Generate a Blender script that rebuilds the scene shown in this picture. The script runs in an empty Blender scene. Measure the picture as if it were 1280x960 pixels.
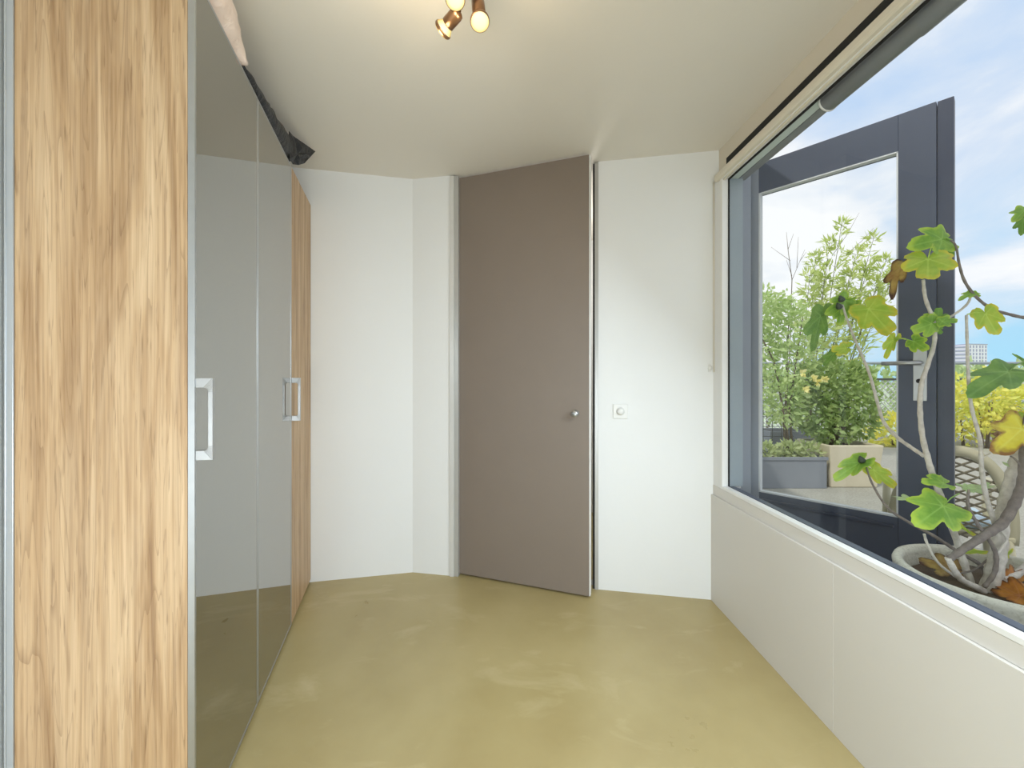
import bpy, math, random
from mathutils import Vector, Matrix, noise

random.seed(7)
SC = bpy.context.scene
COL = SC.collection
F, CX, CY, CH = 530.0, 635.0, 472.0, 1.27      # focal (px of 1280), principal point, camera height
TZ = 0.15                                      # terrace level
CZ = 2.565                                     # ceiling height

def P(px, py, Y):
    return Vector(((px - CX) * Y / F, Y, CH - (py - CY) * Y / F))
def GP(px, py, z=0.0):
    return P(px, py, F * (CH - z) / (py - CY))

# ------------------------------------------------------------------ mesh builder
class MB:
    def __init__(s):
        s.v = []; s.f = []; s.sm = []; s.att = {}
    def add(s, vs, fs, smooth=False):
        n = len(s.v)
        s.v += [Vector(v) for v in vs]
        for f in fs:
            s.f.append([i + n for i in f]); s.sm.append(smooth)
        return n
    def hexa(s, b, t, smooth=False):
        """b, t: four bottom and four top points, counter-clockwise seen from above"""
        s.add(list(b) + list(t), [(3, 2, 1, 0), (4, 5, 6, 7), (0, 1, 5, 4), (1, 2, 6, 5), (2, 3, 7, 6), (3, 0, 4, 7)], smooth)
        return s
    def box(s, x0, x1, y0, y1, z0, z1):
        b = [(x0, y0, z0), (x1, y0, z0), (x1, y1, z0), (x0, y1, z0)]
        t = [(x, y, z1) for x, y, _ in b]
        return s.hexa(b, t)
    def prism(s, poly, z0, z1):
        n = len(poly)
        a = sum(poly[i][0] * poly[(i + 1) % n][1] - poly[(i + 1) % n][0] * poly[i][1] for i in range(n))
        if a < 0: poly = poly[::-1]
        vs = [(x, y, z0) for x, y in poly] + [(x, y, z1) for x, y in poly]
        fs = [tuple(range(n - 1, -1, -1)), tuple(range(n, 2 * n))]
        for i in range(n):
            j = (i + 1) % n
            fs.append((i, j, j + n, i + n))
        s.add(vs, fs); return s
    def obox(s, o, ux, uy, uz):
        """box from corner o along three vectors"""
        o, ux, uy, uz = Vector(o), Vector(ux), Vector(uy), Vector(uz)
        if ux.cross(uy).dot(uz) < 0: ux, uy = uy, ux
        b = [o, o + ux, o + ux + uy, o + uy]
        return s.hexa(b, [p + uz for p in b])
    def tube(s, pts, rad, seg=8, cap=True, smooth=True):
        pts = [Vector(p) for p in pts]; n = len(pts)
        if not hasattr(rad, '__len__'): rad = [rad] * n
        vs = []; prev = None
        for i, p in enumerate(pts):
            d = (pts[min(i + 1, n - 1)] - pts[max(i - 1, 0)])
            if d.length < 1e-9: d = Vector((0, 0, 1))
            d.normalize()
            if prev is None:
                a = Vector((0, 0, 1)) if abs(d.z) < .9 else Vector((1, 0, 0))
                u = d.cross(a).normalized()
            else:
                u = (prev - d * prev.dot(d)).normalized()
            prev = u; w = d.cross(u)
            for k in range(seg):
                t = 2 * math.pi * k / seg
                vs.append(p + (u * math.cos(t) + w * math.sin(t)) * rad[i])
        fs = []
        for i in range(n - 1):
            for k in range(seg):
                k2 = (k + 1) % seg
                fs.append((i * seg + k, i * seg + k2, (i + 1) * seg + k2, (i + 1) * seg + k))
        s.add(vs, fs, smooth)
        if cap:
            m = len(s.v) - len(vs)
            s.f.append([m + k for k in range(seg)][::-1]); s.sm.append(False)
            s.f.append([m + (n - 1) * seg + k for k in range(seg)]); s.sm.append(False)
        return s
    def lathe(s, o, axis, prof, seg=24, smooth=True, cap0=True, cap1=True):
        """prof: (distance along axis, radius)"""
        o = Vector(o); d = Vector(axis).normalized()
        a = Vector((0, 0, 1)) if abs(d.z) < .9 else Vector((1, 0, 0))
        u = d.cross(a).normalized(); w = d.cross(u)
        vs = []
        for h, r in prof:
            for k in range(seg):
                t = 2 * math.pi * k / seg
                vs.append(o + d * h + (u * math.cos(t) + w * math.sin(t)) * r)
        fs = []
        for i in range(len(prof) - 1):
            for k in range(seg):
                k2 = (k + 1) % seg
                fs.append((i * seg + k, i * seg + k2, (i + 1) * seg + k2, (i + 1) * seg + k))
        if cap0: fs.append(tuple(range(seg))[::-1])
        if cap1: fs.append(tuple((len(prof) - 1) * seg + k for k in range(seg)))
        s.add(vs, fs, smooth); return s

ORIG = {}
def obj(name, mb, mat, parent=None, local=False, bevel=0, bseg=2):
    me = bpy.data.meshes.new(name)
    if parent is not None:
        off = Vector((0, 0, 0)) if local else ORIG[parent.name]
    else:
        xs = [v.x for v in mb.v]; ys = [v.y for v in mb.v]
        off = Vector(((min(xs) + max(xs)) / 2, (min(ys) + max(ys)) / 2, min(v.z for v in mb.v)))
    me.from_pydata([tuple(v - off) for v in mb.v], [], mb.f)
    me.polygons.foreach_set('use_smooth', mb.sm)
    for k, vals in mb.att.items():
        a = me.attributes.new(k, 'FLOAT', 'POINT')
        a.data.foreach_set('value', vals)
    me.validate(); me.update()
    if isinstance(mat, (list, tuple)):
        for m in mat: me.materials.append(m)
    else: me.materials.append(mat)
    o = bpy.data.objects.new(name, me); COL.objects.link(o)
    if parent is not None:
        o.parent = parent; ORIG[o.name] = off
    else:
        o.location = off; ORIG[o.name] = off
    if bevel:
        b = o.modifiers.new('edge', 'BEVEL'); b.width = bevel; b.segments = bseg; b.limit_method = 'ANGLE'; b.angle_limit = math.radians(40)
        b.harden_normals = False
    return o
# a child of a mesh part: the part's own matrix is identity under its parent, so the same offset holds
def tag(o, label, cat, group=None, kind=None):
    o['label'] = label; o['category'] = cat
    if group: o['group'] = group
    if kind: o['kind'] = kind
    return o
def thing(name, label, cat, loc, rotz=0, group=None, kind=None):
    e = bpy.data.objects.new(name, None); COL.objects.link(e)
    e.empty_display_size = .1
    e.location = loc; e.rotation_euler = (0, 0, rotz); ORIG[e.name] = Vector(loc)
    return tag(e, label, cat, group, kind)
def struct(name, mb, mat, label, cat, bevel=0):
    return tag(obj(name, mb, mat, bevel=bevel), label, cat, kind='structure')

# ------------------------------------------------------------------ materials
def srgb(r, g, b):
    f = lambda c: (c / 255 / 12.92) if c / 255 <= .04045 else ((c / 255 + .055) / 1.055) ** 2.4
    return (f(r), f(g), f(b), 1)
class NT:
    def __init__(s, name):
        s.m = bpy.data.materials.new(name); s.m.use_nodes = True
        s.t = s.m.node_tree; s.t.nodes.clear()
        s.out = s.n('ShaderNodeOutputMaterial')
    def n(s, typ, **kw):
        nd = s.t.nodes.new(typ)
        for k, v in kw.items():
            if k in nd.inputs: s.set(nd.inputs[k], v)
            else: setattr(nd, k, v)
        return nd
    def set(s, sock, v):
        if isinstance(v, bpy.types.NodeSocket): s.t.links.new(v, sock)
        else: sock.default_value = v
    def coord(s, scale=(1, 1, 1), kind='Object'):
        tc = s.n('ShaderNodeTexCoord'); mp = s.n('ShaderNodeMapping')
        s.t.links.new(tc.outputs[kind], mp.inputs['Vector']); mp.inputs['Scale'].default_value = scale
        return mp.outputs['Vector']
    def noise(s, vec, scale=5, detail=4, rough=.5, dist=0):
        nd = s.n('ShaderNodeTexNoise'); s.t.links.new(vec, nd.inputs['Vector'])
        nd.inputs['Scale'].default_value = scale; nd.inputs['Detail'].default_value = detail
        nd.inputs['Roughness'].default_value = rough; nd.inputs['Distortion'].default_value = dist
        return nd.outputs['Fac']
    def ramp(s, fac, stops):
        r = s.n('ShaderNodeValToRGB'); s.t.links.new(fac, r.inputs['Fac'])
        e = r.color_ramp.elements
        while len(e) < len(stops): e.new(.5)
        for el, (p, c) in zip(e, stops): el.position = p; el.color = c
        return r.outputs['Color']
    def mix(s, fac, a, b, typ='MIX'):
        m = s.n('ShaderNodeMix', data_type='RGBA', blend_type=typ)
        s.set(m.inputs['Factor'], fac); s.set(m.inputs['A'], a); s.set(m.inputs['B'], b)
        return m.outputs['Result']
    def bump(s, h, strength=.2, dist=.01):
        b = s.n('ShaderNodeBump'); s.t.links.new(h, b.inputs['Height'])
        b.inputs['Strength'].default_value = strength; b.inputs['Distance'].default_value = dist
        return b.outputs['Normal']
    def bsdf(s, col, rough=.5, metal=0, normal=None, **kw):
        b = s.n('ShaderNodeBsdfPrincipled')
        s.set(b.inputs['Base Color'], col); s.set(b.inputs['Roughness'], rough); s.set(b.inputs['Metallic'], metal)
        if normal is not None: s.t.links.new(normal, b.inputs['Normal'])
        for k, v in kw.items(): s.set(b.inputs[k], v)
        return b
    def done(s, sh):
        s.t.links.new(sh.outputs[0] if hasattr(sh, 'outputs') else sh, s.out.inputs['Surface']); return s.m

def plain(name, c1, c2=None, rough=.5, metal=0, scale=8, bump=0, **kw):
    t = NT(name); v = t.coord(); nz = t.noise(v, scale, 5)
    c2 = c2 or tuple(x * .9 for x in c1[:3]) + (1,)
    col = t.mix(nz, c2, c1)
    nm = t.bump(t.noise(v, scale * 6, 3), bump, .004) if bump else None
    return t.done(t.bsdf(col, rough, metal, nm, **kw))

M = {}
def wall_mat(name, a, b):
    t = NT(name); v = t.coord()
    col = t.mix(t.noise(v, 1.6, 5, .6), a, b)
    nm = t.bump(t.noise(v, 26, 6, .6), .10, .006)
    return t.done(t.bsdf(col, .75, 0, nm))
M['wall'] = wall_mat('white_plaster', (.825, .835, .84, 1), (.785, .793, .795, 1))
M['ceil'] = wall_mat('ceiling_paint', (.80, .765, .70, 1), (.76, .725, .66, 1))
M['panel'] = plain('painted_panel', (.69, .665, .63, 1), (.65, .63, .595, 1), .55, scale=3, bump=.03)
M['white'] = plain('white_lacquer', (.86, .86, .85, 1), rough=.35)
M['cream'] = plain('cream_metal', (.74, .69, .58, 1), rough=.4, scale=4)
M['fascia'] = wall_mat('fascia_paint', (.70, .645, .54, 1), (.66, .60, .50, 1))
M['black'] = plain('black_gap', (.012, .012, .012, 1), rough=.8)
# floor: poured olive resin
t = NT('olive_resin'); v = t.coord()
n1 = t.noise(v, 1.1, 3, .5); n2 = t.noise(v, 4, 6, .55); n3 = t.noise(t.coord((1, 2.2, 1)), 2.3, 6, .62, .6)
col = t.ramp(n1, [(.30, srgb(164, 146, 100)), (.50, srgb(172, 156, 108)), (.72, srgb(182, 166, 120))])
col = t.mix(.30, col, t.ramp(n2, [(.3, srgb(158, 140, 94)), (.7, srgb(186, 170, 126))]))
scuff = t.ramp(n3, [(.56, (0, 0, 0, 1)), (.82, (.6, .6, .6, 1))])
col = t.mix(scuff, col, srgb(206, 192, 152))
rg = t.ramp(n2, [(.2, (.26, .26, .26, 1)), (.8, (.36, .36, .36, 1))])
M['floor'] = t.done(t.bsdf(col, rg, 0, None, **{'Specular IOR Level': .5}))
# wood, grain along local z
def wood(name, dark, mid, light):
    t = NT(name); v = t.coord((1, 1, .03)); v2 = t.coord((1, 1, .09)); v3 = t.coord((1, 1, .012))
    fine = t.noise(v3, 170, 3, .6)
    med = t.noise(v, 30, 5, .65, .9)
    big = t.noise(v2, 9, 3, .55, 2.2)
    c = t.ramp(big, [(.33, dark), (.47, mid), (.62, light)])
    c = t.mix(.50, c, t.ramp(med, [(.34, dark), (.5, mid), (.66, light)]))
    c = t.mix(.28, c, t.ramp(fine, [(.34, dark), (.68, light)]))
    # thin dark growth lines that wander with the figure
    w = t.n('ShaderNodeTexNoise', noise_dimensions='3D'); t.t.links.new(t.coord((1, 1, .035)), w.inputs['Vector'])
    w.inputs['Scale'].default_value = 16; w.inputs['Detail'].default_value = 2; w.inputs['Distortion'].default_value = 1.2
    m = t.n('ShaderNodeMath', operation='MULTIPLY'); m.inputs[1].default_value = 9; t.t.links.new(w.outputs['Fac'], m.inputs[0])
    fr = t.n('ShaderNodeMath', operation='FRACT'); t.t.links.new(m.outputs[0], fr.inputs[0])
    lines = t.ramp(fr.outputs[0], [(0.0, (.38, .38, .38, 1)), (.16, (0, 0, 0, 1))])
    c = t.mix(lines, c, tuple(x * .85 for x in dark[:3]) + (1,))
    pores = t.ramp(t.noise(t.coord((1, 1, .05)), 210, 2, .5), [(.60, (0, 0, 0, 1)), (.74, (.5, .5, .5, 1))])
    c = t.mix(pores, c, tuple(x * .72 for x in dark[:3]) + (1,))
    return t.done(t.bsdf(c, .5, 0, t.bump(fine, .06, .003)))
M['wood'] = wood('walnut_veneer', srgb(128, 94, 62), srgb(184, 150, 110), srgb(214, 186, 150))
M['alu'] = plain('brushed_aluminium', (.48, .49, .50, 1), (.43, .44, .45, 1), .34, .85, scale=30)
M['alu_edge'] = plain('anodised_edge', (.50, .53, .56, 1), (.46, .49, .52, 1), .3, .6, scale=20)
M['handle'] = plain('satin_nickel', (.44, .44, .44, 1), (.40, .40, .40, 1), .32, .8, scale=20)
t = NT('tinted_mirror')
M['mirror'] = t.done(t.bsdf((.39, .385, .365, 1), .015, 1.0))
M['gold'] = plain('pale_bronze_edge', (.55, .49, .38, 1), rough=.35, metal=.4)
# taupe door
M['taupe'] = plain('taupe_laminate', srgb(133, 121, 111), srgb(128, 116, 106), .5, scale=5, bump=.02)
M['steel'] = plain('grey_steel_frame', (.50, .495, .48, 1), rough=.35, metal=.3)
M['steel2'] = plain('light_steel_frame', (.70, .695, .68, 1), rough=.35, metal=.15)
M['copper'] = plain('copper_brown_metal', srgb(134, 104, 78), srgb(116, 88, 64), .3, .85)
M['switch'] = plain('white_plastic', (.80, .80, .78, 1), rough=.35)
# outside frames
M['anthra'] = plain('anthracite_frame', srgb(74, 82, 100), srgb(66, 74, 90), .42, scale=6)
M['stile'] = plain('anthracite_frame_lit', srgb(140, 146, 156), srgb(130, 136, 146), .42, scale=6)  # anthracite painted lighter to imitate light on the hinge stile
M['anthra2'] = plain('dark_blue_frame', srgb(58, 66, 84), srgb(52, 58, 76), .42, scale=6)
M['reveal'] = plain('blue_grey_frame', srgb(152, 162, 170), srgb(138, 150, 158), .4, scale=4)
M['paleout'] = plain('pale_green_bar', srgb(205, 218, 214), rough=.5)
M['rollgrey'] = plain('grey_tube', srgb(134, 138, 142), srgb(116, 120, 124), .45, scale=12)
def glassmat(name, r0, r1):
    t = NT(name)
    tr = t.n('ShaderNodeBsdfTransparent'); tr.inputs[0].default_value = (.97, .985, .985, 1)
    gl = t.n('ShaderNodeBsdfGlossy'); gl.inputs['Roughness'].default_value = .01; gl.inputs[0].default_value = (1, 1, 1, 1)
    lw = t.n('ShaderNodeLayerWeight'); lw.inputs['Blend'].default_value = .5
    pw = t.n('ShaderNodeMath', operation='POWER'); pw.inputs[1].default_value = 5; t.t.links.new(lw.outputs['Facing'], pw.inputs[0])
    fr = t.n('ShaderNodeMath', operation='MULTIPLY_ADD'); fr.inputs[1].default_value = r1; fr.inputs[2].default_value = r0; t.t.links.new(pw.outputs[0], fr.inputs[0])
    mx = t.n('ShaderNodeMixShader')
    t.t.links.new(fr.outputs[0], mx.inputs[0]); t.t.links.new(tr.outputs[0], mx.inputs[1]); t.t.links.new(gl.outputs[0], mx.inputs[2])
    return t.done(mx)
M['glass'] = glassmat('window_glass', .03, .40); M['glass2'] = glassmat('door_glass', .002, .2)
# terrace
t = NT('terrace_paving'); v = t.coord()
col = t.mix(t.noise(v, 3, 6, .6), srgb(154, 152, 140), srgb(184, 183, 174))
col = t.mix(t.ramp(t.noise(v, 60, 3, .7), [(.45, (0, 0, 0, 1)), (.65, (.6, .6, .6, 1))]), col, srgb(122, 117, 104))
M['terrace'] = t.done(t.bsdf(col, .9, 0, t.bump(t.noise(v, 70, 4), .4, .01)))
M['concrete'] = None
t = NT('cast_concrete'); v = t.coord()
col = t.mix(t.noise(v, 9, 8, .7), srgb(186, 184, 170), srgb(212, 210, 198))
col = t.mix(t.ramp(t.noise(v, 95, 4, .7), [(.52, (0, 0, 0, 1)), (.66, (.55, .55, .55, 1))]), col, srgb(150, 146, 130))
M['concrete'] = t.done(t.bsdf(col, .9, 0, t.bump(t.noise(v, 90, 4), .5, .006)))
M['zinc'] = plain('grey_zinc', srgb(140, 145, 152), srgb(122, 127, 134), .6, scale=5, bump=.05)
M['beige'] = plain('beige_clay', srgb(218, 210, 186), srgb(200, 190, 164), .8, scale=5, bump=.08)
M['soil'] = plain('dark_soil', (.045, .03, .02, 1), (.10, .07, .04, 1), .95, scale=40, bump=.6)
M['bark'] = plain('grey_fig_bark', srgb(236, 230, 220), srgb(146, 138, 128), .85, scale=60, bump=.6)
M['bark_dark'] = plain('brown_twig_bark', srgb(148, 138, 130), srgb(84, 74, 70), .85, scale=60, bump=.6)
M['fig'] = plain('dark_fig_skin', srgb(50, 66, 46), srgb(34, 44, 36), .5, scale=30)
M['chair'] = plain('beige_resin', srgb(186, 180, 152), srgb(172, 166, 138), .5, scale=5)
M['lattice'] = plain('olive_lattice', srgb(120, 112, 88), srgb(100, 92, 72), .6)
M['cushion'] = plain('pale_blue_cushion', srgb(222, 234, 242), srgb(150, 180, 200), .8, scale=34)
M['wire'] = plain('dark_wire', srgb(80, 84, 80), rough=.6)
M['galv'] = plain('galvanised_wire', srgb(205, 208, 210), rough=.6)
M['railm'] = plain('grey_rail', srgb(150, 160, 164), rough=.5, metal=.1)
M['stemg'] = plain('green_cane', srgb(126, 132, 82), srgb(104, 106, 70), .6)
M['stemb'] = plain('brown_stem', srgb(122, 108, 90), srgb(96, 84, 70), .8)
def leafmat(name, c1, c2, edge=None, trans=.4, sc=22):
    t = NT(name); v = t.coord()
    col = t.mix(t.ramp(t.noise(v, sc, 4, .6), [(.35, (0, 0, 0, 1)), (.65, (1, 1, 1, 1))]), c1, c2)
    at = t.n('ShaderNodeAttribute', attribute_name='vein')
    ed = t.n('ShaderNodeAttribute', attribute_name='rim')
    if edge: 
        mm = t.n('ShaderNodeMath', operation='MULTIPLY'); t.t.links.new(ed.outputs['Fac'], mm.inputs[0]); t.t.links.new(t.noise(v, 40, 3), mm.inputs[1])
        col = t.mix(t.ramp(mm.outputs[0], [(.2, (0, 0, 0, 1)), (.5, (1, 1, 1, 1))]), col, edge)
    lite = tuple(min(1, x * 1.25 + .10) for x in c2[:3]) + (1,)
    col = t.mix(at.outputs['Fac'], col, lite)
    d = t.bsdf(col, .5)
    tl = t.n('ShaderNodeBsdfTranslucent'); t.set(tl.inputs[0], t.mix(1.0, col, (1.0, 1.0, .72, 1), 'MULTIPLY'))
    mx = t.n('ShaderNodeMixShader'); mx.inputs[0].default_value = trans
    t.t.links.new(d.outputs[0], mx.inputs[1]); t.t.links.new(tl.outputs[0], mx.inputs[2])
    return t.done(mx)
M['lf_green'] = leafmat('fig_leaf_green', srgb(112, 158, 52), srgb(146, 186, 72), srgb(180, 206, 74))
M['lf_dark'] = leafmat('fig_leaf_dark', srgb(98, 144, 58), srgb(128, 168, 78))
M['lf_lime'] = leafmat('fig_leaf_lime', srgb(156, 190, 62), srgb(188, 208, 84), srgb(214, 204, 66))
M['lf_yellow'] = leafmat('fig_leaf_yellow', srgb(238, 222, 50), srgb(250, 238, 84), srgb(160, 110, 50))
M['lf_brown'] = leafmat('fig_leaf_withered', srgb(196, 170, 96), srgb(150, 112, 66), srgb(80, 52, 40))
M['lf_pale'] = leafmat('fig_leaf_pale', srgb(178, 204, 150), srgb(198, 218, 170))
M['lf_orange'] = leafmat('dry_leaf_orange', srgb(206, 140, 50), srgb(168, 100, 40), srgb(90, 50, 26))
M['fo_bush'] = leafmat('bush_leaves', srgb(136, 164, 96), srgb(186, 206, 134), sc=9)
M['fo_bamboo'] = leafmat('bamboo_leaves', srgb(180, 198, 110), srgb(220, 228, 158), sc=6)
M['fo_climb'] = leafmat('climber_leaves', srgb(174, 200, 128), srgb(212, 226, 168), sc=7)
M['fo_low'] = leafmat('low_plant_leaves', srgb(178, 194, 134), srgb(212, 220, 170), sc=8)
M['fo_yellow'] = leafmat('yellow_shrub_leaves', srgb(248, 238, 124), srgb(216, 226, 120), sc=3)
M['fo_red'] = leafmat('dry_reddish_leaves', srgb(214, 184, 164), srgb(190, 160, 130), sc=5)
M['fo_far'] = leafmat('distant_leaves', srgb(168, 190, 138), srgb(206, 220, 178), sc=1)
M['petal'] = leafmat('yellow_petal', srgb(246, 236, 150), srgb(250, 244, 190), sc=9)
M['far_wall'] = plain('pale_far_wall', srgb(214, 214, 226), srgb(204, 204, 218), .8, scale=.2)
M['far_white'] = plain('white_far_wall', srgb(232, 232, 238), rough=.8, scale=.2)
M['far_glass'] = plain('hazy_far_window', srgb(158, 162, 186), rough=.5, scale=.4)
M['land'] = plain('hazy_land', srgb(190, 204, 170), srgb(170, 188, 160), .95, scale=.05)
def sheet(name, c1, c2, rough, trans, bump):
    t = NT(name); v = t.coord()
    n1 = t.noise(v, 14, 5, .6, 1.5)
    d = t.bsdf(t.mix(n1, c1, c2), rough, 0, t.bump(n1, bump, .03))
    tl = t.n('ShaderNodeBsdfTranslucent'); tl.inputs[0].default_value = c1
    mx = t.n('ShaderNodeMixShader'); mx.inputs[0].default_value = trans
    t.t.links.new(d.outputs[0], mx.inputs[1]); t.t.links.new(tl.outputs[0], mx.inputs[2])
    return t.done(mx)
M['pinkbag'] = sheet('pale_pink_plastic', srgb(246, 236, 228), srgb(226, 200, 184), .35, .2, .5)
M['blackbag'] = sheet('black_plastic', (.004, .005, .008, 1), (.010, .012, .018, 1), .42, .0, .5)
t = NT('lit_bulb'); lw = t.n('ShaderNodeLayerWeight'); lw.inputs['Blend'].default_value = .45
em = t.n('ShaderNodeEmission'); em.inputs['Strength'].default_value = 1.35
t.set(em.inputs['Color'], t.ramp(lw.outputs['Facing'], [(0.0, (1, .93, .66, 1)), (.30, (1, .80, .34, 1)), (.8, (.62, .42, .12, 1))]))
M['bulb'] = t.done(em)

# ------------------------------------------------------------------ room shell
def DW(px):                                   # point of the door wall at image column px
    d = 243.4 + (px - 515.8) * .0921
    Y = F * CH / d
    return Vector(((px - CX) * Y / F, Y, 0))
A = GP(388.5, 727.7); B = DW(515.8); Cc = DW(891.5)
nw = Vector((-(Cc - B).y, (Cc - B).x, 0)).normalized()        # away from the room
XR = 1.172
# wardrobe frame of reference
W0 = GP(243, 255.7 + 2.383 * 145.5 + 472); W1 = A.copy()
e1 = (W1 - W0).normalized(); WL = (W1 - W0).length
dp = Vector((-e1.y, e1.x, 0))                                  # into the wardrobe
WH = 2.343
def WP(t_, d_, z): return W0 + e1 * t_ + dp * d_ + Vector((0, 0, z))
WD = .405
lwA = WP(WL + .35, WD, 0); lwB = WP(-3.0, WD, 0)
# floor and ceiling
struct('floor', MB().prism([(lwB.x - .3, -1.75), (1.284, -1.75), (1.284, 4.1), (-2.3, 4.1), (-2.3, 1.5)], -.12, 0), M['floor'],
       'glossy olive resin floor of the narrow room', 'floor')
struct('ceiling', MB().prism([(lwB.x - .3, -1.75), (1.284, -1.75), (1.284, 4.1), (-2.3, 4.1), (-2.3, 1.5)], CZ, CZ + .14), M['ceil'],
       'plain cream ceiling with the three-spot lamp on it', 'ceiling')
def wallseg(name, p, q, th, z0, z1, mat, label, side=1):
    p, q = Vector(p), Vector(q); d = (q - p).normalized(); n = Vector((-d.y, d.x, 0)) * side * th
    return struct(name, MB().prism([(p.x, p.y), (q.x, q.y), (q.x + n.x, q.y + n.y), (p.x + n.x, p.y + n.y)], z0, z1), mat, label, 'wall')
ab = (B - A).normalized()
wallseg('wall_back_left', A - ab * .62, B, .10, 0, CZ, M['wall'], 'white plaster wall between the wardrobe and the door niche corner')
PL0, PL1 = DW(562.5), DW(572.5)
PR0, PR1 = DW(742.5), DW(748)
wallseg('wall_back_center', B, PL0, .12, 0, CZ, M['wall'], 'narrow white wall strip left of the taupe door')
wallseg('wall_back_right', PR1, Cc + (Cc - B).normalized() * .10, .12, 0, CZ, M['wall'], 'white plaster wall with the dimmer switch, right of the taupe door')
wallseg('wall_left', lwB, lwA, .1, 0, CZ, M['wall'], 'white wall behind the wardrobe, a sliver at the left edge', 1)
struct('wall_behind', MB().box(lwB.x - .3, 1.284, -1.75, -1.6, 0, CZ), M['wall'], 'white wall behind the viewer', 'wall')
# hall behind the door
struct('wall_hall', MB().box(-1.6, 1.28, 4.0, 4.1, 0, CZ), M['wall'], 'pale hall wall seen through the slit beside the door', 'wall')
struct('wall_hall_left', MB().box(-1.05, -.95, 2.86, 4.0, 0, CZ), M['wall'], 'left wall of the hall behind the door', 'wall')
struct('wall_hall_right', MB().box(1.0, 1.1, 2.62, 4.0, 0, CZ), M['wall'], 'right wall of the hall behind the door', 'wall')

# right wall: panel below window, pier, header
YJ = F * XR / (903 - CX)                      # window jamb
ZS = CH - .594                                # sill
ZH = CH + 1.2 * .906                          # window head
YN = -.45                                     # near end of the window
XO = 1.284
struct('wall_right', MB().box(XR + .004, XR + .066, YN - .02, Cc.y + .09, 0, ZS - .016), M['wall'], 'wall below the window', 'wall')
struct('wall_right_pier', MB().box(XR, XO, YJ + .02, Cc.y + .09, ZS - .016, ZH + .01), M['wall'], 'white pier between window and corner', 'wall')
struct('wall_right_near', MB().box(XR, XO, -1.6, YN - .02, 0, ZH + .01), M['wall'], 'wall on the near side of the window, out of view', 'wall')
struct('wall_right_header', MB().box(XR + .03, XR + .041, -1.6, Cc.y + .09, ZH + .01, CZ), M['fascia'], 'cream fascia above the window blind', 'wall')
# panel: seam rail and lower board with a ledge
struct('trim_1', MB().box(XR - .001, XR + .02, YN, Cc.y + .02, ZS - .070, ZS - .0165), M['panel'], 'flat warm grey rail under the window', 'trim', .0015)
LP = MB().box(XR - .012, XR + .02, 1.512, Cc.y + .02, 0, ZS - .071)
struct('trim_2', LP, M['panel'], 'far warm grey wall panel under the window, reaching the corner', 'trim', .0012)
struct('trim_3', MB().box(XR - .012, XR + .02, YN, 1.5114, 0, ZS - .071), M['panel'], 'near warm grey wall panel under the window', 'trim', .0012)

# window_1
w = thing('window_1', 'large fixed window pane in the right wall with white inner frame', 'window', (XR + .02, 1.0, ZS), kind='structure')
fm = MB()
fm.box(XR - .002, XR + .031, YN - .02, YJ + .02, ZS - .016, ZS)
fm.box(XR - .002, XR + .031, YJ, YJ + .02, ZS, ZH)
fm.box(XR - .002, XR + .031, YN - .02, YN, ZS, ZH)
fm.box(XR - .002, XR + .031, YN - .02, YJ + .02, ZH, ZH + .01)
obj('window_frame', fm, M['white'], w, bevel=.001)
om = MB()
om.box(XR + .037, XO, YJ, YJ + .02, ZS, ZH)
om.box(XR + .037, XO, YN - .02, YN, ZS, ZH)
obj('outer_jamb', om, M['reveal'], w)
om = MB()
om.box(XR + .037, XR + .066, YN - .02, YJ + .02, ZS - .012, ZS)
om.hexa([(XR + .066, YN, ZS - .05), (XO + .03, YN, ZS - .09), (XO + .03, YJ + .02, ZS - .09), (XR + .066, YJ + .02, ZS - .05)],
        [(XR + .066, YN, ZS - .02), (XO + .03, YN, ZS - .06), (XO + .03, YJ + .02, ZS - .06), (XR + .066, YJ + .02, ZS - .02)])
obj('outer_sill', om, M['anthra'], w)
obj('gasket', MB().box(XR + .0305, XR + .037, YJ - .006, YJ + .02, ZS, ZH).box(XR + .0305, XR + .037, YN - .02, YJ + .02, ZH - .008, ZH + .01), M['black'], w)
pm = MB(); pm.add([(XR + .034, YN, ZS), (XR + .034, YJ, ZS), (XR + .034, YJ, ZH), (XR + .034, YN, ZH)], [(0, 1, 2, 3)])
obj('pane', pm, M['glass'], w)

# blind cassette along the window head
YB = F * 1.153 / (893.5 - CX)
b = thing('roller_blind', 'long cream roller blind cassette along the top of the window', 'blind', (XR, 1.0, ZH))
bm = MB(); prof = [(1.200, ZH + .002), (1.156, ZH + .002), (1.151, ZH + .007), (1.149, ZH + .014), (1.149, ZH + .034), (1.154, ZH + .040), (1.200, ZH + .040)]
vs = [(x, YN, z) for x, z in prof] + [(x, YB, z) for x, z in prof]; k = len(prof)
bm.add(vs, [tuple(range(k)), tuple(range(2 * k - 1, k - 1, -1))] + [(i, i + k, (i + 1) % k + k, (i + 1) % k) for i in range(k)])
obj('cassette', bm, M['cream'], b)
obj('bottom_rail', MB().box(1.176, 1.186, YN, YB - .03, ZH - .008, ZH + .0015), M['cream'], b)
obj('shadow_gap', MB().box(1.186, 1.2015, YN, YB - .06, ZH + .0405, CH + 1.192), M['black'], b)  # solid black strip put in for the shade inside the slot
ch = MB().tube([(1.150, YB + .012, ZH + .01), (1.150, YB + .012, CH + .03)], .0022, 6)
ch.tube([(1.158, YB + .014, ZH + .01), (1.158, YB + .014, CH + .03)], .0022, 6)
obj('pull_chain', ch, M['cream'], b)
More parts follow.
